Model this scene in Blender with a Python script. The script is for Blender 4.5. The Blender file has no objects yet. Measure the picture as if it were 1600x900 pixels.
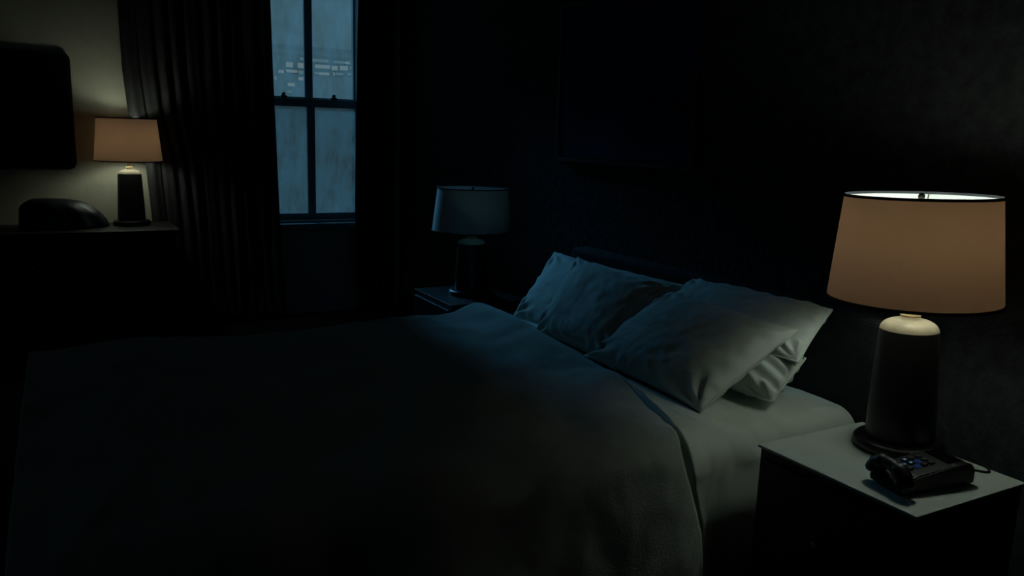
import bpy, bmesh, math, random
from mathutils import Vector, Matrix, noise
random.seed(7)
D = bpy.data
S = bpy.context.scene
COL = S.collection
PI = math.pi

# ------------------------------------------------------------------ camera
F_PX, ROLL, PITCH, EYE = 1265.0, math.radians(1.83), math.radians(10.7), 1.34
YAW = math.atan2(710, 1265)
cd = D.cameras.new('camera'); cam = D.objects.new('camera', cd); COL.objects.link(cam)
cd.sensor_width = 36.0; cd.lens = 36.0 * F_PX / 1600.0; cd.clip_start = 0.02; cd.clip_end = 500
fw = Vector((math.sin(YAW)*math.cos(PITCH), math.cos(YAW)*math.cos(PITCH), -math.sin(PITCH)))
r0 = Vector((math.cos(YAW), -math.sin(YAW), 0)); u0 = r0.cross(fw)
rt = r0*math.cos(ROLL) + u0*math.sin(ROLL); up = -r0*math.sin(ROLL) + u0*math.cos(ROLL)
cam.matrix_world = Matrix(((rt.x, up.x, -fw.x, 0), (rt.y, up.y, -fw.y, 0), (rt.z, up.z, -fw.z, EYE), (0, 0, 0, 1)))
S.camera = cam
S.view_settings.view_transform = 'Standard'; S.view_settings.look = 'None'
S.view_settings.gamma = 1; S.view_settings.use_curve_mapping = False
S.view_settings.exposure = 0.0

# ------------------------------------------------------------------ sky: night fog
FOG = (0.046, 0.105, 0.135)
w = D.worlds.new('night_sky'); S.world = w; w.use_nodes = True
wn = w.node_tree.nodes; wl = w.node_tree.links; wn.clear()
wo = wn.new('ShaderNodeOutputWorld'); bg = wn.new('ShaderNodeBackground')
tc = wn.new('ShaderNodeTexCoord'); nz = wn.new('ShaderNodeTexNoise'); nz.inputs['Scale'].default_value = 5.0
cr = wn.new('ShaderNodeValToRGB')
cr.color_ramp.elements[0].position = .3; cr.color_ramp.elements[0].color = (FOG[0]*.8, FOG[1]*.8, FOG[2]*.84, 1)
cr.color_ramp.elements[1].position = .7; cr.color_ramp.elements[1].color = (FOG[0]*1.15, FOG[1]*1.15, FOG[2]*1.12, 1)
wl.new(tc.outputs['Generated'], nz.inputs['Vector']); wl.new(nz.outputs['Fac'], cr.inputs['Fac'])
wl.new(cr.outputs['Color'], bg.inputs['Color']); bg.inputs['Strength'].default_value = 1.0
wl.new(bg.outputs[0], wo.inputs[0])

# cold glow of the moonlit fog above the street, coming in through the sash window
sl = D.lights.new('moon_light', 'SUN'); sl.energy = 2.2; sl.angle = math.radians(16); sl.color = (0.13, 0.55, 1.0)
so = D.objects.new('moon_light', sl); COL.objects.link(so)
so.rotation_euler = Vector((0.25, -3.1, -1.42)).to_track_quat('-Z', 'Y').to_euler()
so.location = (1.6, 9, 4)
# portal in the sash opening
pl = D.lights.new('window_portal', 'AREA'); pl.shape = 'RECTANGLE'; pl.size = .66; pl.size_y = 1.82
po = D.objects.new('window_portal', pl); COL.objects.link(po); po.location = (1.625, 6.06, 1.58)
po.rotation_euler = Vector((0, -1, 0)).to_track_quat('-Z', 'Z').to_euler()
pl.cycles.is_portal = True

p2 = D.lights.new('fill_window_portal', 'AREA'); p2.shape = 'RECTANGLE'; p2.size = 1.8; p2.size_y = 1.55  # portal for the added, unseen fill window
q2 = D.objects.new('fill_window_portal', p2); COL.objects.link(q2); q2.location = (-3.37, 1.3, 1.575)
q2.rotation_euler = Vector((1, 0, 0)).to_track_quat('-Z', 'Z').to_euler(); p2.cycles.is_portal = True

BULB = 24.0       # radiance of the burning bulbs
BULB_COL = (.88, 1.0, .84)

# ------------------------------------------------------------------ materials
def mat(name, col, rough=.6, spec=.3, metal=0, bump=0, bscale=40, var=0, vscale=6, stretch=(1, 1, 1), sheen=0):
    m = D.materials.new(name); m.use_nodes = True
    n = m.node_tree.nodes; l = m.node_tree.links
    b = n['Principled BSDF']
    b.inputs['Base Color'].default_value = (*col, 1); b.inputs['Roughness'].default_value = rough
    b.inputs['Specular IOR Level'].default_value = spec; b.inputs['Metallic'].default_value = metal
    if sheen: b.inputs['Sheen Weight'].default_value = sheen
    t = n.new('ShaderNodeTexCoord'); mp = n.new('ShaderNodeMapping'); mp.inputs['Scale'].default_value = stretch
    l.new(t.outputs['Object'], mp.inputs['Vector'])
    z = n.new('ShaderNodeTexNoise'); z.inputs['Scale'].default_value = vscale; z.inputs['Detail'].default_value = 5
    l.new(mp.outputs[0], z.inputs['Vector'])
    r = n.new('ShaderNodeValToRGB'); v = max(var, .04)
    r.color_ramp.elements[0].position = .3; r.color_ramp.elements[0].color = tuple(c*(1-v) for c in col)+(1,)
    r.color_ramp.elements[1].position = .7; r.color_ramp.elements[1].color = tuple(min(1, c*(1+v)) for c in col)+(1,)
    l.new(z.outputs['Fac'], r.inputs['Fac']); l.new(r.outputs['Color'], b.inputs['Base Color'])
    if bump:
        z2 = n.new('ShaderNodeTexNoise'); z2.inputs['Scale'].default_value = bscale; z2.inputs['Detail'].default_value = 4
        l.new(mp.outputs[0], z2.inputs['Vector'])
        bp = n.new('ShaderNodeBump'); bp.inputs['Strength'].default_value = bump; bp.inputs['Distance'].default_value = .01
        l.new(z2.outputs['Fac'], bp.inputs['Height']); l.new(bp.outputs[0], b.inputs['Normal'])
    return m

def emit(name, col, s):
    m = D.materials.new(name); m.use_nodes = True
    n = m.node_tree.nodes; n.clear()
    e = n.new('ShaderNodeEmission'); e.inputs[0].default_value = (*col, 1); e.inputs[1].default_value = s
    o = n.new('ShaderNodeOutputMaterial'); m.node_tree.links.new(e.outputs[0], o.inputs[0])
    return m

def shade_mat():
    m = D.materials.new('linen_shade'); m.use_nodes = True
    n = m.node_tree.nodes; l = m.node_tree.links; n.clear()
    o = n.new('ShaderNodeOutputMaterial'); mx = n.new('ShaderNodeMixShader'); d = n.new('ShaderNodeBsdfDiffuse'); t = n.new('ShaderNodeBsdfTranslucent')
    tc = n.new('ShaderNodeTexCoord'); mp = n.new('ShaderNodeMapping'); mp.inputs['Scale'].default_value = (40, 40, 260)
    z = n.new('ShaderNodeTexNoise'); z.inputs['Scale'].default_value = 1.0; z.inputs['Detail'].default_value = 3
    mp2 = n.new('ShaderNodeMapping'); mp2.inputs['Scale'].default_value = (260, 260, 40)
    z2 = n.new('ShaderNodeTexNoise'); z2.inputs['Scale'].default_value = 1.0
    l.new(tc.outputs['Object'], mp.inputs[0]); l.new(mp.outputs[0], z.inputs['Vector'])
    l.new(tc.outputs['Object'], mp2.inputs[0]); l.new(mp2.outputs[0], z2.inputs['Vector'])
    a = n.new('ShaderNodeMath'); a.operation = 'ADD'; l.new(z.outputs['Fac'], a.inputs[0]); l.new(z2.outputs['Fac'], a.inputs[1])
    r = n.new('ShaderNodeValToRGB')
    r.color_ramp.elements[0].position = .70; r.color_ramp.elements[0].color = (.78, .37, .18, 1)
    r.color_ramp.elements[1].position = 1.0; r.color_ramp.elements[1].color = (1.0, .50, .27, 1)
    l.new(a.outputs[0], r.inputs['Fac']); l.new(r.outputs[0], t.inputs['Color'])
    d.inputs['Color'].default_value = (.74, .76, .76, 1)
    mx.inputs[0].default_value = .062
    l.new(d.outputs[0], mx.inputs[1]); l.new(t.outputs[0], mx.inputs[2]); l.new(mx.outputs[0], o.inputs[0])
    return m

def glass_mat(name, lo, hi, wet):
    # wet, hazed window glass: mostly clear with a scattering film of condensation
    m = D.materials.new(name); m.use_nodes = True
    n = m.node_tree.nodes; l = m.node_tree.links; n.clear()
    o = n.new('ShaderNodeOutputMaterial'); mx = n.new('ShaderNodeMixShader'); mx2 = n.new('ShaderNodeMixShader')
    t = n.new('ShaderNodeBsdfTransparent'); tl = n.new('ShaderNodeBsdfTranslucent'); g = n.new('ShaderNodeBsdfGlossy')
    t.inputs[0].default_value = (*hi, 1); tl.inputs[0].default_value = (*lo, 1); g.inputs['Roughness'].default_value = .08
    tc = n.new('ShaderNodeTexCoord'); mp = n.new('ShaderNodeMapping'); mp.inputs['Scale'].default_value = (9, 9, 3.5)
    z = n.new('ShaderNodeTexNoise'); z.inputs['Scale'].default_value = 1.0; z.inputs['Detail'].default_value = 9; z.inputs['Roughness'].default_value = .7
    l.new(tc.outputs['Object'], mp.inputs[0]); l.new(mp.outputs[0], z.inputs['Vector'])
    mr = n.new('ShaderNodeMapRange'); mr.inputs[1].default_value = .35; mr.inputs[2].default_value = .7
    mr.inputs[3].default_value = 0; mr.inputs[4].default_value = wet
    l.new(z.outputs['Fac'], mr.inputs[0]); l.new(mr.outputs[0], mx.inputs[0])
    l.new(t.outputs[0], mx.inputs[1]); l.new(tl.outputs[0], mx.inputs[2])
    mx2.inputs[0].default_value = .04; l.new(mx.outputs[0], mx2.inputs[1]); l.new(g.outputs[0], mx2.inputs[2]); l.new(mx2.outputs[0], o.inputs[0])
    return m

M = dict(
    wall_dark=mat('dark_textured_wallcovering', (.050, .050, .053), .8, .15, bump=.5, bscale=38, var=.35, vscale=22),
    wall_pale=mat('pale_plaster', (.50, .47, .36), .85, .2, bump=.15, bscale=30, var=.06),
    ceiling=mat('ceiling_paint', (.12, .12, .13), .9, .1),
    carpet=mat('dark_carpet', (.03, .03, .035), .95, .1, bump=.6, bscale=300, var=.3, vscale=60),
    trim=mat('painted_trim', (.34, .42, .46), .45, .4, bump=.05, bscale=20),
    wood=mat('dark_stained_wood', (.022, .018, .017), .45, .35, bump=.1, bscale=30, var=.35, vscale=5, stretch=(1, 1, 9)),
    top=mat('pale_grey_lacquer', (.56, .62, .58), .5, .3, bump=.04, bscale=60, var=.05, vscale=9),
    sheet=mat('pale_cotton_sheet', (.60, .66, .60), .85, .15, bump=.12, bscale=220, var=.05, vscale=8, sheen=.1),
    pillow=mat('pale_cotton_pillowcase', (.62, .68, .64), .82, .15, bump=.12, bscale=160, var=.05, vscale=8, sheen=.1),
    duvet=mat('grey_duvet_cover', (.56, .61, .57), .9, .12, bump=.12, bscale=200, var=.07, vscale=7, sheen=.08),
    mattress=mat('mattress_ticking', (.4, .42, .42), .9, .1),
    upholstery=mat('charcoal_upholstery', (.020, .020, .022), .9, .15, bump=.3, bscale=180, var=.2, vscale=30),
    shade=shade_mat(),
    shade_trim=mat('dark_shade_trim', (.03, .035, .045), .6, .3),
    cap=mat('cream_glazed_shoulder', (.50, .38, .25), .4, .4, bump=.05, bscale=18, var=.12, vscale=30),
    ceramic=mat('glazed_dark_ceramic', (.016, .015, .013), .38, .4, bump=.05, bscale=18, var=.12, vscale=12),
    ceramic_dark=mat('black_lamp_foot', (.012, .011, .010), .35, .4),
    brass=mat('aged_brass', (.45, .33, .17), .35, .5, metal=1),
    bulb=emit('burning_bulb', BULB_COL, BULB),
    bulb_off=mat('unlit_bulb', (.7, .7, .68), .3, .4),
    curtain=mat('dark_heavy_curtain', (.045, .043, .043), .9, .12, bump=.2, bscale=240, var=.15, vscale=20),
    curtain_blue=mat('dark_navy_grey_curtain', (.040, .048, .062), .85, .15, bump=.2, bscale=240, var=.15, vscale=20),
    plastic=mat('black_plastic', (.005, .005, .006), .4, .4),
    rubber=mat('black_cable_rubber', (.006, .006, .007), .5, .3),
    screen=mat('dark_screen_glass', (.004, .004, .005), .12, .5),
    keys=mat('grey_phone_keys', (.03, .03, .035), .4, .4),
    led=emit('blue_backlit_key', (.22, .55, 1.0), .55),
    led_dim=emit('dim_blue_backlit_key', (.06, .16, .5), .08),
    art=mat('navy_painted_canvas', (.018, .040, .11), .8, .2, bump=.3, bscale=25, var=.5, vscale=4),
    bag=mat('dark_soft_leather', (.030, .034, .037), .42, .45, bump=.2, bscale=60, var=.2, vscale=9),
    glass_up=glass_mat('rain_wet_upper_glass', (.6, .6, .58), (1, 1, 1), .16),
    glass_low=glass_mat('misted_lower_glass', (.36, .36, .34), (.74, .72, .72), .40),
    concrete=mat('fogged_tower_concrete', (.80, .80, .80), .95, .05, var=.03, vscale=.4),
    lit=emit('distant_lit_window', (.118, .175, .188), 1.0),
    lit_dim=emit('dim_distant_lit_window', (.068, .132, .155), 1.0),
)

# ------------------------------------------------------------------ helpers
def link_mesh(name, bm, m, parent=None, smooth=False, loc=None):
    me = D.meshes.new(name)
    bmesh.ops.recalc_face_normals(bm, faces=bm.faces)
    bm.to_mesh(me); bm.free()
    if smooth:
        for p in me.polygons: p.use_smooth = True
    me.materials.append(m)
    o = D.objects.new(name, me); COL.objects.link(o)
    if parent: o.parent = parent
    if loc: o.location = loc
    return o

def sharp(o, deg=35):
    me = o.data
    for p in me.polygons: p.use_smooth = True
    bm = bmesh.new(); bm.from_mesh(me)
    for e in bm.edges:
        if len(e.link_faces) == 2 and e.calc_face_angle(0) > math.radians(deg): e.smooth = False
    bm.to_mesh(me); bm.free()
    return o

def box(bm, x0, x1, y0, y1, z0, z1, bev=0, seg=2):
    r = bmesh.ops.create_cube(bm, size=1)
    vs = r['verts']
    for v in vs:
        v.co = Vector(((x0+x1)/2+v.co.x*(x1-x0), (y0+y1)/2+v.co.y*(y1-y0), (z0+z1)/2+v.co.z*(z1-z0)))
    if bev:
        es = list({e for v in vs for e in v.link_edges})
        bmesh.ops.bevel(bm, geom=es, offset=bev, segments=seg, affect='EDGES', profile=.5)

def B(*a, **k):
    bm = bmesh.new(); box(bm, *a, **k); return bm

def lathe(bm, prof, cx=0, cy=0, n=64, closed=False):
    rings = []
    for (r, z) in prof:
        if r < 1e-6: rings.append([bm.verts.new((cx, cy, z))])
        else: rings.append([bm.verts.new((cx+r*math.cos(2*PI*i/n), cy+r*math.sin(2*PI*i/n), z)) for i in range(n)])
    pairs = list(zip(rings, rings[1:]))
    if closed: pairs.append((rings[-1], rings[0]))
    for a, b in pairs:
        for i in range(n):
            j = (i+1) % n
            if len(a) == 1 and len(b) == 1: continue
            if len(a) == 1: bm.faces.new((a[0], b[i], b[j]))
            elif len(b) == 1: bm.faces.new((a[i], a[j], b[0]))
            else: bm.faces.new((a[i], a[j], b[j], b[i]))
    return bm

def tube(bm, pts, r, n=10):
    pts = [Vector(p) for p in pts]; rings = []; prev = None
    for i, p in enumerate(pts):
        t = (pts[min(i+1, len(pts)-1)] - pts[max(i-1, 0)]).normalized()
        a = prev if prev is not None else (Vector((0, 0, 1)) if abs(t.z) < .9 else Vector((1, 0, 0)))
        s = t.cross(a).normalized(); q = s.cross(t).normalized(); prev = q
        rr = r[i] if isinstance(r, (list, tuple)) else r
        rings.append([bm.verts.new(p + rr*(math.cos(2*PI*k/n)*q + math.sin(2*PI*k/n)*s)) for k in range(n)])
    for a, b in zip(rings, rings[1:]):
        for k in range(n):
            bm.faces.new((a[k], a[(k+1) % n], b[(k+1) % n], b[k]))
    bm.faces.new(rings[0]); bm.faces.new(rings[-1])
    return bm

def smoothpath(pts, k=8):
    P = [Vector(p) for p in pts]; P = [P[0]]+P+[P[-1]]; out = []
    for i in range(1, len(P)-2):
        for s in range(k):
            t = s/k; a, b, c, d = P[i-1], P[i], P[i+1], P[i+2]
            out.append(.5*((2*b)+(c-a)*t+(2*a-5*b+4*c-d)*t*t+(3*b-a-3*c+d)*t**3))
    out.append(P[-2]); return out

def empty(name, loc, label=None, cat=None, group=None, rz=0):
    o = D.objects.new(name, None); COL.objects.link(o); o.location = loc; o.rotation_euler = (0, 0, rz); o.empty_display_size = .1
    tag(o, label, cat, group); return o

def tag(o, label=None, cat=None, group=None, kind=None):
    if label: o['label'] = label
    if cat: o['category'] = cat
    if group: o['group'] = group
    if kind: o['kind'] = kind
    return o

def struct(name, bm, m, parent=None, label=None):
    o = link_mesh(name, bm, m, parent)
    if not parent: o['kind'] = 'structure'
    if label: o['label'] = label
    return o

def fbm(x, y, z=0, o=3):
    s, a = 0, 1
    for i in range(o):
        s += a*noise.noise(Vector((x, y, z))); x *= 2.03; y *= 2.03; z += 7.1; a *= .5
    return s

# ------------------------------------------------------------------ the room
X0, X1, Y0, Y1, ZC = -3.2, 2.27, -2.2, 5.85, 2.75
struct('floor', B(X0-.15, X1+.15, Y0-.15, Y1+.3, -.12, 0), M['carpet'], label='dark carpeted bedroom floor')
struct('ceiling', B(X0-.15, X1+.15, Y0-.15, Y1+.3, ZC, ZC+.12), M['ceiling'], label='dark bedroom ceiling')
struct('wall_right', B(X1, X1+.15, Y0-.15, Y1+.3, 0, ZC), M['wall_dark'], label='dark textured wall behind the bed')
bm = bmesh.new(); SY0, SY1, SZ0, SZ1 = .7, 1.9, .9, 2.2  # opening added in this wall to let in faint fill light
box(bm, X0-.15, X0, Y0-.15, SY0, 0, ZC); box(bm, X0-.15, X0, SY1, Y1+.3, 0, ZC); box(bm, X0-.15, X0, SY0, SY1, 0, SZ0); box(bm, X0-.15, X0, SY0, SY1, SZ1, ZC)
struct('wall_left', bm, M['wall_dark'], label='dark wall on the side of the bed foot')
bm = bmesh.new(); box(bm, X0-.1, X0-.04, SY0, SY0+.05, SZ0, SZ1); box(bm, X0-.1, X0-.04, SY1-.05, SY1, SZ0, SZ1); box(bm, X0-.1, X0-.04, SY0, SY1, SZ0, SZ0+.05)
box(bm, X0-.1, X0-.04, SY0, SY1, SZ1-.05, SZ1); box(bm, X0-.1, X0-.04, SY0, SY1, 1.52, 1.57); box(bm, X0-.1, X0-.04, 1.28, 1.32, SZ0, SZ1)
struct('fill_window', bm, M['trim'], label='added fill-light window on the wall facing the bed head, out of view')  # made-up window out of view, there only for sky fill
struct('wall_front', B(X0, X1, Y0-.15, Y0, 0, ZC), M['wall_dark'], label='dark wall behind the viewer')
WX0, WX1, WZ0, WZ1 = 1.29, 1.995, .66, 2.48
bm = bmesh.new()
box(bm, X0, WX0, Y1, Y1+.30, 0, ZC); box(bm, WX1, X1, Y1, Y1+.30, 0, ZC)
box(bm, WX0, WX1, Y1, Y1+.30, 0, WZ0); box(bm, WX0, WX1, Y1, Y1+.30, WZ1, ZC)
struct('wall_back', bm, M['wall_pale'], label='pale plaster wall with the sash window')
struct('baseboard_back', B(X0, X1, Y1-.018, Y1, 0, .13, bev=.004), M['trim'])
struct('baseboard_right', B(X1-.018, X1, Y0, Y1-.02, 0, .13, bev=.004), M['wood'])

# window_1: double-hung sash, two over two, seen between the curtains
win = D.objects.new('window_1', None); COL.objects.link(win); win.location = ((WX0+WX1)/2, Y1+.13, WZ0)
win['kind'] = 'structure'; win['label'] = 'tall sash window with misted panes and dark glazing bars'
wx, wy, wz = win.location
def wpart(name, boxes, m, bev=.004):
    bm = bmesh.new()
    for b in boxes: box(bm, b[0]-wx, b[1]-wx, b[2]-wy, b[3]-wy, b[4]-wz, b[5]-wz, bev=bev)
    return link_mesh(name, bm, m, win)
wpart('window_frame', [(WX0, WX0+.022, Y1, Y1+.2, WZ0, WZ1), (WX1-.022, WX1, Y1, Y1+.2, WZ0, WZ1), (WX0, WX1, Y1, Y1+.2, WZ1-.03, WZ1), (WX0, WX1, Y1+.02, Y1+.24, WZ0, WZ0+.02)], M['trim'])
wpart('window_casing', [(WX0-.09, WX0, Y1-.02, Y1+.01, WZ0-.02, WZ1+.09), (WX1, WX1+.09, Y1-.02, Y1+.01, WZ0-.02, WZ1+.09), (WX0-.09, WX1+.09, Y1-.02, Y1+.01, WZ1, WZ1+.09)], M['trim'])
wpart('window_sill', [(WX0-.12, WX1+.12, Y1-.06, Y1+.06, WZ0-.03, WZ0+.005)], M['trim'], .006)
a, b = WX0+.022, WX1-.022; MZ = 1.50
for nm, z0, z1, y in (('lower_sash', WZ0+.02, MZ+.05, Y1+.105), ('upper_sash', MZ, WZ1-.03, Y1+.15)):
    bot = .045 if nm == 'lower_sash' else .062; topr = .058 if nm == 'lower_sash' else .05
    cx = 1.628
    s = wpart(nm, [(a, a+.025, y, y+.035, z0, z1), (b-.012, b, y, y+.035, z0, z1), (a, b, y, y+.035, z0, z0+bot), (a, b, y, y+.035, z1-topr, z1), (cx-.029, cx+.029, y+.002, y+.033, z0+.02, z1-.02)], M['trim'])
    for k, (p, q) in enumerate(((a+.02, cx-.01), (cx+.01, b-.008))):
        g = wpart('glass_pane', [(p, q, y+.015, y+.019, z0+.02, z1-.02)], M['glass_low' if nm == 'lower_sash' else 'glass_up'], 0)
        g.parent = s
for px in (1.435, 1.80):       # sash locks on the meeting rail
    bm = bmesh.new(); box(bm, px-.022-wx, px+.022-wx, Y1+.10-wy, Y1+.135-wy, MZ+.05-wz, MZ+.066-wz, bev=.003)
    lathe(bm, [(0, MZ+.064-wz), (.013, MZ+.064-wz), (.013, MZ+.082-wz), (.009, MZ+.088-wz), (0, MZ+.088-wz)], px-wx, Y1+.115-wy, 16)
    link_mesh('sash_lock', bm, M['ceramic_dark'], win)

# ------------------------------------------------------------------ distant tower in the fog
tower = empty('office_tower', (16.7, 60, -20), 'fog-bound tower with rows of lit windows seen through the upper sash', 'building')
bm = bmesh.new(); box(bm, -5.4, 5.8, .3, 12, 0, 26.75); box(bm, -5.0, 5.2, 1.2, 10, 26.75, 27.25)
box(bm, -5.5, 5.9, .2, 12.1, 25.2, 25.32); box(bm, -5.5, 5.9, .2, 12.1, 26.55, 26.8)
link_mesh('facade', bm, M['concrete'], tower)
lits = [(14.95,5.78,.5,.34,1),(15.75,5.78,.42,.34,1),(17.35,5.80,1.1,.24,1),(18.25,5.76,.45,.3,1),(18.95,5.80,.6,.3,1),(19.6,5.85,.4,.2,0),
        (14.35,5.27,.42,.2,1),(15.1,5.33,.8,.2,1),(15.75,5.3,.4,.2,0),(16.9,5.3,.35,.16,0),(17.45,5.30,.8,.18,1),(18.2,5.32,.14,.26,1),(18.6,5.34,.6,.18,0),(19.5,5.38,.6,.16,0),
        (15.75,4.85,.36,.22,1),(13.95,4.8,.2,.25,0),(15.05,4.4,.5,.22,1),(14.9,3.9,.3,.12,0),
        (17.2,6.22,1.2,.2,0),(18.6,6.2,.9,.16,0),(19.2,6.2,.4,.16,1),(16.0,6.25,.6,.16,0)]
for (x, z, ww, hh, k) in lits:
    fx, fz = x-16.7, z+20
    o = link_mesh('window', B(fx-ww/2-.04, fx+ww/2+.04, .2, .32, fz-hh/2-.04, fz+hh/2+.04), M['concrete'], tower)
    link_mesh('pane', B(fx-ww/2, fx+ww/2, .17, .22, fz-hh/2, fz+hh/2, bev=.02), M['lit' if k else 'lit_dim'], o)

# ------------------------------------------------------------------ curtains
def curtain(name, label, lx, rx, z0, z1, y, folds, amp, m, seed, hem=0):
    x_c = (lx(1.2)+rx(1.2))/2
    root = empty(name, (x_c, y, 0), label, 'curtain')
    nu, nv = folds*14, 70; bm = bmesh.new(); g = []
    for j in range(nv+1):
        z = z0+(z1-z0)*j/nv; row = []
        for i in range(nu+1):
            u = i/nu
            ph = u*folds*2*PI + 1.3*fbm(u*3+seed, z*.35, seed) + seed
            A = amp*(.7+.5*noise.noise(Vector((u*6, seed, z*.5))))
            yy = A*math.sin(ph) + .35*A*math.sin(2.3*ph+seed) + .012*fbm(u*5, z*1.2, seed)
            xx = lx(z)+(rx(z)-lx(z))*(u+.012*math.cos(ph)*1.2)
            if hem and z < .22: yy -= (.22-z)*hem*(1+.6*math.sin(ph))
            row.append(bm.verts.new((xx-x_c, yy, z)))
        g.append(row)
    for j in range(nv):
        for i in range(nu): bm.faces.new((g[j][i], g[j][i+1], g[j+1][i+1], g[j+1][i]))
    o = link_mesh('curtain_panel', bm, m, root, smooth=True)
    sd = o.modifiers.new('thickness', 'SOLIDIFY'); sd.thickness = .004
    return root
def interp(tab):
    def f(z):
        if z <= tab[0][0]: return tab[0][1]
        for (a, va), (b, vb) in zip(tab, tab[1:]):
            if z <= b: return va+(vb-va)*(z-a)/(b-a)
        return tab[-1][1]
    return f
lc = curtain('window_curtain', 'wide dark curtain gathered left of the sash window, its edge behind the lit lamp',
        interp([(0, .55), (.72, .525), (1.10, .50), (1.38, .425), (1.70, .395), (2.1, .385), (2.66, .38)]),
        interp([(0, 1.375), (.70, 1.345), (1.5, 1.325), (2.17, 1.315), (2.66, 1.31)]), .012, 2.64, 5.755, 10, .030, M['curtain'], 1.7, .25)
rc = curtain('window_curtain', 'narrow dark blue curtain right of the sash window beside the room corner',
        interp([(0, 1.90), (.75, 1.885), (2.66, 1.925)]), interp([(0, 2.20), (2.66, 2.19)]), .012, 2.64, 5.755, 4, .022, M['curtain_blue'], 4.1)
rod = empty('curtain_rod', (1.3, 5.755, 2.66), 'dark curtain rod above the sash window holding both curtains', 'curtain rod')
link_mesh('rod', tube(bmesh.new(), [(-1.05, 0, 0), (.93, 0, 0)], .014, 16), M['ceramic_dark'], rod, True)
for x in (-.98, .9): link_mesh('bracket', B(x-.012, x+.012, 0, .094, -.02, .02, bev=.003), M['ceramic_dark'], rod)

# ------------------------------------------------------------------ lamps
SC = 1.0
def make_lamp(loc, label, lit=True, s=(1, 1, 1), tilt=(0, 0), disc=.105, bz=0):
    t = empty('table_lamp', loc, label, 'lamp'); t.rotation_euler = (tilt[0], tilt[1], 0); t.scale = s
    # foot disc
    link_mesh('foot', lathe(bmesh.new(), [(0, .001), (disc, .001), (disc+.003, .006), (disc+.003, .018), (disc-.004, .026), (.09, .028), (0, .028)]), M['ceramic_dark'], t, True)
    # cylinder body, slight taper, rounded shoulder
    prof = [(0, .028), (.078, .028), (.080, .034), (.078, .10), (.073, .20), (.0690, .280), (.0670, .302)]
    sharp(link_mesh('body', lathe(bmesh.new(), prof, n=96), M['ceramic'], t), 60)
    cp = [(.0668, .302), (.0650, .308), (.0615, .314), (.056, .319), (.047, .324), (.036, .327), (.024, .330), (.022, .334), (0, .334)]
    c_ = link_mesh('shoulder', lathe(bmesh.new(), cp, n=96), M['cap'], t, True); c_['label'] = 'cream glazed shoulder'
    # neck, socket
    nk = link_mesh('neck', lathe(bmesh.new(), [(0, .332), (.021, .332), (.024, .338), (.019, .345), (.010, .349), (.010, .375), (.017, .380), (.019, .40), (.019, .425), (0, .425)], n=32), M['brass'], t, True)
    sharp(nk, 40)
    # bulb
    bp = [(0, .42)] + [(.013, .425), (.015, .445), (.022, .462), (.032, .482), (.036, .502), (.032, .522), (.020, .536), (0, .541)]
    link_mesh('bulb', lathe(bmesh.new(), bp, n=24), M['bulb' if lit else 'bulb_off'], t, True, loc=(0, 0, bz))
    # harp and finial
    hp = smoothpath([(.018, 0, .385), (.045, 0, .42), (.055, 0, .48), (.045, 0, .56), (.012, 0, .602), (-.012, 0, .602), (-.045, 0, .56), (-.055, 0, .48), (-.045, 0, .42), (-.018, 0, .385)], 6)
    link_mesh('harp', tube(bmesh.new(), hp, .0018, 8), M['brass'], t, True)
    link_mesh('finial', lathe(bmesh.new(), [(0, .600), (.004, .600), (.009, .604), (.009, .610), (.004, .614), (.007, .620), (.008, .626), (.005, .632), (0, .634)], n=20), M['ceramic_dark'], t, True)
    # shade: slightly tapered drum
    zb, zt, rb, rtp = .378, .626, .194, .170
    n = 96; th = .0012
    sh = link_mesh('lamp_shade', lathe(bmesh.new(), [(rb+(rtp-rb)*k/12, zb+(zt-zb)*k/12) for k in range(13)], n=n), M['shade'], t, True)
    def ring(r, z, h, w_):
        return lathe(bmesh.new(), [(r-w_, z), (r+w_, z), (r+w_, z+h), (r-w_, z+h)], n=n, closed=True)
    link_mesh('shade_trim', ring(rtp+.001, zt-.004, .0065, .0022), M['shade_trim'], sh)
    link_mesh('shade_trim', ring(rb+.001, zb-.003, .0065, .0022), M['shade_trim'], sh)
    # spider bars
    bm = bmesh.new()
    for k in range(3):
        a = 2*PI*k/3+.5
        tube(bm, [(.006*math.cos(a), .006*math.sin(a), .603), ((rtp-.03)*math.cos(a), (rtp-.03)*math.sin(a), .606), ((rtp-.001)*math.cos(a), (rtp-.001)*math.sin(a), zt-.003)], .0016, 6)
    link_mesh('shade_spider', bm, M['brass'], sh, True)
    return t
lampN = make_lamp((1.797, 1.199, .603), 'large lit lamp with tan drum shade on the bedside table nearest the viewer', True, tilt=(-.024, -.016), bz=.056)
lampL = make_lamp((.385, 5.58, .715), 'small lit lamp with tan drum shade on the chest left of the window', True, s=(1, 1, 1.04))
lampF = make_lamp((1.955, 3.95, .47), 'unlit dark lamp with a blue-edged shade on the far side of the bed', False, s=(1.12, 1.12, .93))

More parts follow.
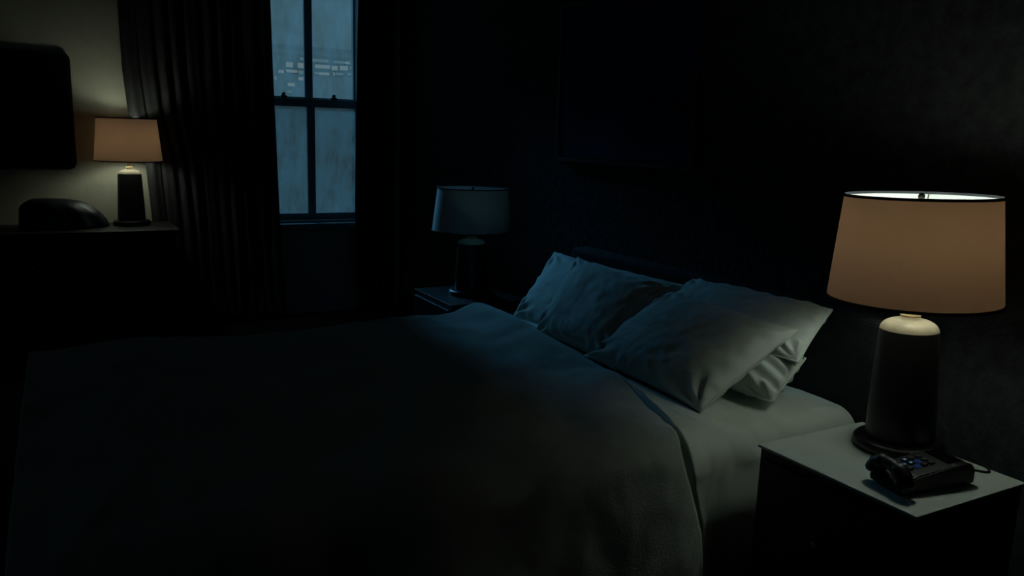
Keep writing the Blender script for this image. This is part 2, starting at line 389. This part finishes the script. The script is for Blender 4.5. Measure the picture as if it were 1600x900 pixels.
# ------------------------------------------------------------------ bedside tables
def nightstand(loc, wx_, wy_, h, label, topmat):
    t = empty('bedside_table', loc, label, 'bedside table')
    bm = bmesh.new(); box(bm, .006, wx_-.004, .006, wy_-.006, .0, h-.008, bev=.002)
    link_mesh('body', bm, M['wood'], t)
    link_mesh('table_top', B(0, wx_, 0, wy_, h-.008, h, bev=.002), topmat, t)
    for z0, z1 in ((.05, h/2-.01), (h/2, h-.03)):
        d = link_mesh('drawer', B(-.008, .010, .02, wy_-.02, z0, z1, bev=.003), M['wood'], t)
        link_mesh('knob', lathe(bmesh.new(), [(0, 0), (.005, 0), (.005, .012), (.011, .016), (.011, .022), (0, .026)], n=20), M['brass'], d, True)
        k = d.children[0]; k.rotation_euler = (0, -PI/2, 0); k.location = (-.007, wy_/2, (z0+z1)/2)
    return t
nightstand((1.488, .932, 0), .392, .437, .60, 'dark boxy bedside table with a pale top under the large lit lamp', M['top'])
nightstand((1.72, 3.70, 0), .45, .50, .469, 'low dark bedside table under the unlit lamp beyond the bed', M['wood'])

# ------------------------------------------------------------------ desk telephone
ph = empty('desk_telephone', (1.652, 1.042, .60), 'black desk telephone with blue glowing keys on the pale bedside table', 'telephone', rz=math.radians(-8))
bm = bmesh.new()
prof = [(-.105, .004), (-.108, .018), (-.06, .040), (.06, .052), (.100, .050), (.112, .036), (.112, .004)]   # x along length, z
vsA = [bm.verts.new((x, -.048, z)) for x, z in prof]; vsB = [bm.verts.new((x*.97, .044, z*1.05)) for x, z in prof]
bm.faces.new(vsA); bm.faces.new(vsB)
for i in range(len(prof)): bm.faces.new((vsA[i], vsA[(i+1) % 7], vsB[(i+1) % 7], vsB[i]))
bmesh.ops.bevel(bm, geom=list(bm.edges), offset=.003, segments=2, affect='EDGES')
link_mesh('phone_body', bm, M['plastic'], ph)
bm = bmesh.new()
tube(bm, smoothpath([(-.100, -.050, .038), (-.098, -.028, .053), (-.096, .0, .057), (-.095, .018, .054), (-.096, .038, .042)], 5), [.019]*6+[.014]*8+[.018]*7, 14)
hs = link_mesh('handset', bm, M['plastic'], ph, True)
for (x, y, z) in ((-.099, -.049, .026), (-.096, .036, .028)):
    e = link_mesh('earpiece', lathe(bmesh.new(), [(0, 0), (.020, 0), (.022, .006), (.018, .016), (0, .018)], n=24), M['plastic'], hs, True); e.location = (x, y, z)
kz = lambda x: .040+(x+.06)*.1+.0015
for i in range(4):
    for j in range(3):
        x = -.045+.020*i; y = .024-.018*j
        lit = (i, j) in ((0, 1), (1, 0), (1, 1))
        k = link_mesh('key', B(-.0065, .0065, -.0055, .0055, 0, .0035, bev=.001), M['led_dim'] if (i < 3 and not lit and (i+j) % 2) else M['keys'], ph)
        k.location = (x, y, kz(x))
        if lit:
            g = link_mesh('backlit_digit', B(-.0024, .0024, -.0016, .0016, .0034, .0040), M['led'], k); g['label'] = 'blue glowing key digit'
link_mesh('display', B(.045, .085, -.03, .035, .0525, .056, bev=.001), M['screen'], ph)
cord = smoothpath([(.106, .02, .012), (.135, .048, .004), (.165, .030, .003), (.196, -.006, .003), (.218, .000, .003), (.232, .035, .003), (.240, .07, .003)], 8)
link_mesh('cord', tube(bmesh.new(), cord, .0026, 8), M['rubber'], ph, True)

# ------------------------------------------------------------------ the bed
BY0, BY1, BX0, BX1, BZ = 1.45, 2.97, -.05, 1.975, .585
bed = empty('bed', ((BX0+BX1)/2, (BY0+BY1)/2, 0), 'large bed with pale bedding and a dark headboard against the dark wall', 'bed')
bx, by = bed.location.x, bed.location.y
link_mesh('bed_base', B(BX0-bx, BX1-bx, BY0-by, BY1-by, .10, .32, bev=.015), M['upholstery'], bed)
link_mesh('mattress', B(BX0-bx, BX1-bx, BY0-by, BY1-by, .32, BZ-.012, bev=.05, seg=5), M['mattress'], bed, True)
bm = B(BX1+.005-bx, BX1+.10-bx, BY0-.03-by, BY1+.03-by, .02, .86, bev=.02, seg=3)
link_mesh('headboard', bm, M['upholstery'], bed)
for x in (BX0+.08, BX1-.08):
    for y in (BY0+.08, BY1-.08):
        link_mesh('leg', lathe(bmesh.new(), [(0, 0), (.022, 0), (.03, .10), (0, .10)], x-bx, y-by, 20), M['wood'], bed, True)

def drape(name, x0, x1, thick, drop, m, label, cat, wr, seed, edge_bulge=0, nx=150, ny=170, shape=None, ends=(0, 0)):
    # a cloth laid across the bed: v runs over the near side, the top and the far side
    R = .075; yn, yf = BY0-thick, BY1+thick; top = BZ+thick
    w_top = (yf-yn)-2*R; arc = R*PI/2; L = drop*2+arc*2+w_top
    bm = bmesh.new(); g = []
    for i in range(nx+1):
        u = i/nx; row = []
        for j in range(ny+1):
            s = L*j/ny
            if s < drop: y, z, n = yn, top-R-(drop-s), Vector((0, -1, 0)); hang = (drop-s)/drop
            elif s < drop+arc:
                a = (s-drop)/R; y = yn+R-R*math.cos(a); z = top-R+R*math.sin(a); n = Vector((0, -math.cos(a), math.sin(a))); hang = 0
            elif s < drop+arc+w_top: y, z, n = yn+R+(s-drop-arc), top, Vector((0, 0, 1)); hang = 0
            elif s < drop+2*arc+w_top:
                a = (s-drop-arc-w_top)/R; y = yf-R+R*math.sin(a); z = top-R+R*math.cos(a); n = Vector((0, math.sin(a), math.cos(a))); hang = 0
            else: y, z, n = yf, top-R-(s-drop-2*arc-w_top), Vector((0, 1, 0)); hang = (s-drop-2*arc-w_top)/drop
            yc = (s/L)
            xe = x1(y, z) if callable(x1) else x1
            x = x0+(xe-x0)*u
            d = wr(x, y, z, s, u, hang)
            p = Vector((x, y, z))+n*d
            if hang > 0: p.x += .01*hang*math.sin(x*14+seed)
            row.append(bm.verts.new(p))
        g.append(row)
    for i in range(nx):
        for j in range(ny): bm.faces.new((g[i][j], g[i+1][j], g[i+1][j+1], g[i][j+1]))
    o = link_mesh(name, bm, m, None, True)
    sd = o.modifiers.new('thickness', 'SOLIDIFY'); sd.thickness = .012 if edge_bulge else .004; sd.offset = -1
    tag(o, label, cat); return o

def duv_edge(y, z=1):
    # upper edge of the duvet: straight across, sweeping to the foot where it falls over the near side
    tab = [(1.40, 1.265), (1.46, 1.305), (1.60, 1.370), (1.90, 1.465), (2.15, 1.515), (2.45, 1.55), (2.75, 1.57), (3.1, 1.57)]
    e = tab[0][1]
    for (ya, ea), (yb, eb) in zip(tab, tab[1:]):
        if y >= ya: e = ea+(eb-ea)*min(1, (y-ya)/(yb-ya))
    if z < BZ: e += .06*min(1, (BZ-z)/.2)
    return e
def wr_sheet(x, y, z, s, u, hang):
    d = .004*fbm(x*5, s*5, 3)+.002*fbm(x*16, s*9, 8)
    if hang > 0: d += .018*hang*math.sin(x*17+1.5*noise.noise(Vector((x*3, 1, 2))))+.02*hang
    q = x-duv_edge(y, z)
    if q > -.004: d += .036*min(1, (q+.004)/.012)*math.exp(-max(0, q)/.10)*max(0, min(1, (2.15-y)/.3))
    if hang <= 0:
        k = max(0, 1-(y-BY0)/.25); d += .006*k*max(0, math.sin((x+.6*y)*32))
    return d
drape('bed_sheet', 1.05, 1.965, .006, .30, M['sheet'], 'pale sheet stretched over the mattress beneath the pillows', 'sheet', wr_sheet, 2, nx=240)

def ridge(t): return 1-abs(2*(t-math.floor(t+.5)))
def wr_duvet(x, y, z, s, u, hang):
    d = .016*fbm(x*2.6, s*2.1, 5)+.006*fbm(x*7, s*6, 11)
    # long soft wrinkles running across from the fold
    q = x*5.2-s*3.1+1.4*noise.noise(Vector((x*1.7, s*1.7, 4)))
    d += .009*max(0, noise.noise(Vector((q, s*.8, 2))))*2
    # drag creases sweeping from the top down over the near side
    if hang > 0:
        d += hang*(.030*math.sin(x*11+1.2*hang+1.8*noise.noise(Vector((x*2, 0, 9))))+.045)
    near = max(0, 1-(y-BY0)/.35)
    d += near*.014*math.sin(x*11+1.2*hang+1.8*noise.noise(Vector((x*2, 0, 9))))
    # puffed turned-back fold close to the pillows, highest at the far side
    e = duv_edge(y, z)-x
    far = max(0, min(1, (y-1.7)/1.0))
    d += (.002+.042*far)*math.exp(-((e-.075)/.075)**2)*(1+.5*noise.noise(Vector((s*5, 1, 1))))
    d -= .005*math.exp(-((e-.27)/.05)**2)
    return d
drape('duvet', -.12, duv_edge, .027, .40, M['duvet'], 'grey duvet spread over the bed, puffed up where it meets the pillows', 'duvet', wr_duvet, 5, edge_bulge=1, nx=190, ny=210)

# ------------------------------------------------------------------ pillows
def pillow(label, BL, BR, TR, TL, T=.13, seed=0, crush=None, mt='pillow', bow=.045):
    BL, BR, TR, TL = map(Vector, (BL, BR, TR, TL)); c = (BL+BR+TR+TL)/4
    n = (BR-BL).cross(TL-BL).normalized()
    if n.z < 0: n = -n
    root_mesh = bmesh.new(); NU, NV = 84, 60
    def P(u, v, side):
        uu, vv = 2*u-1, 2*v-1
        # edges bow inwards between the corners
        b = bow
        u2 = u - (uu)*b*(1-vv*vv)*abs(uu)**3; v2 = v - vv*b*1.3*(1-uu*uu)*abs(vv)**3
        p = BL*(1-u2)*(1-v2)+BR*u2*(1-v2)+TR*u2*v2+TL*(1-u2)*v2
        h = max(0, (1-abs(uu)**2.6))**.55*max(0, (1-abs(vv)**2.6))**.55
        e = max(abs(uu), abs(vv))
        w_ = .007*fbm(u*3.5+seed, v*3, seed)*h + .0022*fbm(u*14+seed, v*11, seed+3)*h
        # creases radiating from the corners and the seams
        for (cu, cv) in ((0, 0), (1, 0), (0, 1), (1, 1)):
            du, dv = (u-cu)*1.4, v-cv; r = math.hypot(du, dv); a = math.atan2(dv, du)
            w_ += .007*math.sin(a*11+seed*3+cu+r*6)*math.exp(-((r-.17)/.11)**2)
        w_ += .005*math.sin(u*46+4*noise.noise(Vector((u*4, v*4, seed))))*math.exp(-((1-abs(vv))/.16)**2)*h**.5
        w_ += .005*math.sin(v*34+seed+4*noise.noise(Vector((u*4, v*4, seed+5))))*math.exp(-((1-abs(uu))/.16)**2)*h**.5
        if crush: w_ += crush(u, v)
        return p+n*side*(T/2*h+(w_ if e < .999 else 0)+.0015)
    grids = []
    for side in (1, -1):
        g = [[root_mesh.verts.new(P(i/NU, j/NV, side)-c) for j in range(NV+1)] for i in range(NU+1)]
        for i in range(NU):
            for j in range(NV): root_mesh.faces.new((g[i][j], g[i+1][j], g[i+1][j+1], g[i][j+1]))
        grids.append(g)
    def rim(g): return [g[i][0] for i in range(NU)]+[g[NU][j] for j in range(NV)]+[g[i][NV] for i in range(NU, 0, -1)]+[g[0][j] for j in range(NV, 0, -1)]
    ra, rb_ = rim(grids[0]), rim(grids[1]); K = len(ra)
    for k in range(K): root_mesh.faces.new((ra[k], ra[(k+1) % K], rb_[(k+1) % K], rb_[k]))
    o = link_mesh('pillow', root_mesh, M[mt], None, True, loc=c)
    tag(o, label, 'pillow')
    # stitched seam piping round the edge
    pts = []
    for k in range(0, 4):
        for s in range(24):
            t = s/24
            u, v = ((t, 0), (1, t), (1-t, 1), (0, 1-t))[k]
            pts.append(P(u, v, 1)-n*.0015-c)
    pts.append(pts[0])
    link_mesh('seam', tube(bmesh.new(), pts, .0032, 6), M[mt], o, True)
    return o

pillow('far back pillow, its blue-lit edge showing behind another pillow by the window side',
       (1.56, 2.765, .625), (1.56, 2.10, .64), (1.86, 2.06, .85), (1.86, 2.95, .845), .10, 1, bow=.02)
pillow('far front pillow with creased corners, mostly in shadow in the middle of the bed',
       (1.50, 2.50, .618), (1.50, 1.99, .620), (1.79, 2.08, .855), (1.79, 2.665, .868), .14, 2)
pillow('crumpled pillow at the bed edge, lowest, its end poking out beneath the leaning near pillow',
       (1.70, 2.10, .640), (1.705, 1.535, .628), (1.815, 1.525, .745), (1.86, 2.12, .74), .13, 3,
       crush=lambda u, v: .007*math.sin(v*26+u*9+2)*math.exp(-((1-u)/.2)**2), bow=.0)
pillow('near back pillow leaning on the headboard, its right corner closest to the large lamp',
       (1.70, 2.13, .745), (1.765, 1.505, .745), (1.93, 1.545, .872), (1.93, 2.14, .86), .10, 4, bow=.01)
pillow('near front pillow, largest in view, its lit lower corner resting on the sheet',
       (1.500, 2.16, .625), (1.505, 1.595, .610), (1.775, 1.53, .830), (1.765, 2.06, .840), .14, 5.3, bow=.02)

# ------------------------------------------------------------------ chest with lamp, left
ch = empty('chest_of_drawers', (-.06, 5.46, .0), 'long dark chest of drawers under the pale lit wall, left of the curtain', 'chest')
link_mesh('body', B(-.66, .66, -.22, .235, .05, .69, bev=.004), M['wood'], ch)
link_mesh('chest_top', B(-.68, .68, -.235, .245, .69, .715, bev=.004), M['wood'], ch)
for i in range(3):
    for j in range(2):
        x0 = -.65+.435*i; z0 = .08+.30*j
        d = link_mesh('drawer', B(x0+.008, x0+.422, -.232, -.21, z0, z0+.285, bev=.004), M['wood'], ch)
        for q in (.12, .31):
            k = link_mesh('knob', lathe(bmesh.new(), [(0, 0), (.006, 0), (.006, .012), (.013, .017), (.013, .024), (0, .028)], n=20), M['brass'], d, True)
            k.rotation_euler = (PI/2, 0, 0); k.location = (x0+q, -.231, z0+.14)
for x in (-.62, .62):
    for y in (-.19, .2): link_mesh('leg', B(x-.025, x+.025, y-.025, y+.025, 0, .052, bev=.003), M['wood'], ch)

# slumped dark bag on the chest
bm = bmesh.new(); NU, NV = 64, 24; rings = []
for j in range(NV+1):
    f = j/NV; row = []
    for i in range(NU):
        a = 2*PI*i/NU; prof_ = max(0, math.cos(f*PI/2))**.55
        rx = .225*prof_; ry = .13*prof_
        if math.cos(a) > 0: rx *= 1+.10*(1-f)**2
        z = .170*math.sin(f*PI/2)**.9
        k = .012*fbm(math.cos(a)*2+3, math.sin(a)*2, f*3)+.004*math.sin(a*11+f*5)*(1-f)
        row.append(bm.verts.new(((rx+k*(1-f))*math.cos(a) - .03*f, (ry+k*(1-f))*math.sin(a), .002+z*(1-.22*math.cos(a)*f*(1-f)))))
    rings.append(row)
for a_, b_ in zip(rings, rings[1:]):
    for i in range(NU): bm.faces.new((a_[i], a_[(i+1) % NU], b_[(i+1) % NU], b_[i]))
bm.faces.new(rings[0])
bmesh.ops.remove_doubles(bm, verts=bm.verts, dist=.0005)
bag = empty('soft_bag', (.0, 5.49, .715), 'dark slumped rounded bag on the chest left of the small lit lamp', 'bag')
link_mesh('bag_body', bm, M['bag'], bag, True)
link_mesh('flap', tube(bmesh.new(), smoothpath([(.07, .03, .128), (.12, .035, .122), (.17, .03, .100), (.21, .03, .06), (.245, .03, .022)], 6), [.006]*25, 8), M['bag'], bag, True)

# dark flat screen on the wall above the chest
tv = empty('wall_television', (-.32, 5.8385, 1.395), 'black flat screen with a rounded corner on the wall left of the small lamp', 'television')
bm = bmesh.new(); hw, hh, r = .425, .355, .045
pts = []
for (cx, cz, a0) in ((hw-r, hh-r, 0), (-hw+r, hh-r, 90), (-hw+r, -hh+r, 180), (hw-r, -hh+r, 270)):
    for k in range(9):
        a = math.radians(a0+k*90/8); pts.append((cx+r*math.cos(a), cz+r*math.sin(a)))
fr = [bm.verts.new((x, -.010, z)) for x, z in pts]; bk = [bm.verts.new((x, .010, z)) for x, z in pts]
bm.faces.new(fr); bm.faces.new(bk)
for i in range(len(pts)): bm.faces.new((fr[i], fr[(i+1) % len(pts)], bk[(i+1) % len(pts)], bk[i]))
link_mesh('housing', bm, M['plastic'], tv)
link_mesh('screen', B(-hw+.02, hw-.02, -.0125, -.0095, -hh+.03, hh-.02, bev=.001), M['screen'], tv)

# dark canvas on the wall above the bed
art = empty('wall_painting', (X1-.02, 3.05, 1.60), 'dim navy painting hanging on the dark wall above the bed', 'painting')
link_mesh('canvas', B(-.012, .008, -.50, .50, -.36, .36, bev=.004), M['art'], art)
bm = bmesh.new()
box(bm, -.02, .018, -.52, -.50, -.38, .38); box(bm, -.02, .018, .50, .52, -.38, .38); box(bm, -.02, .018, -.50, .50, .36, .38); box(bm, -.02, .018, -.50, .50, -.38, -.36)
link_mesh('frame', bm, M['wood'], art)
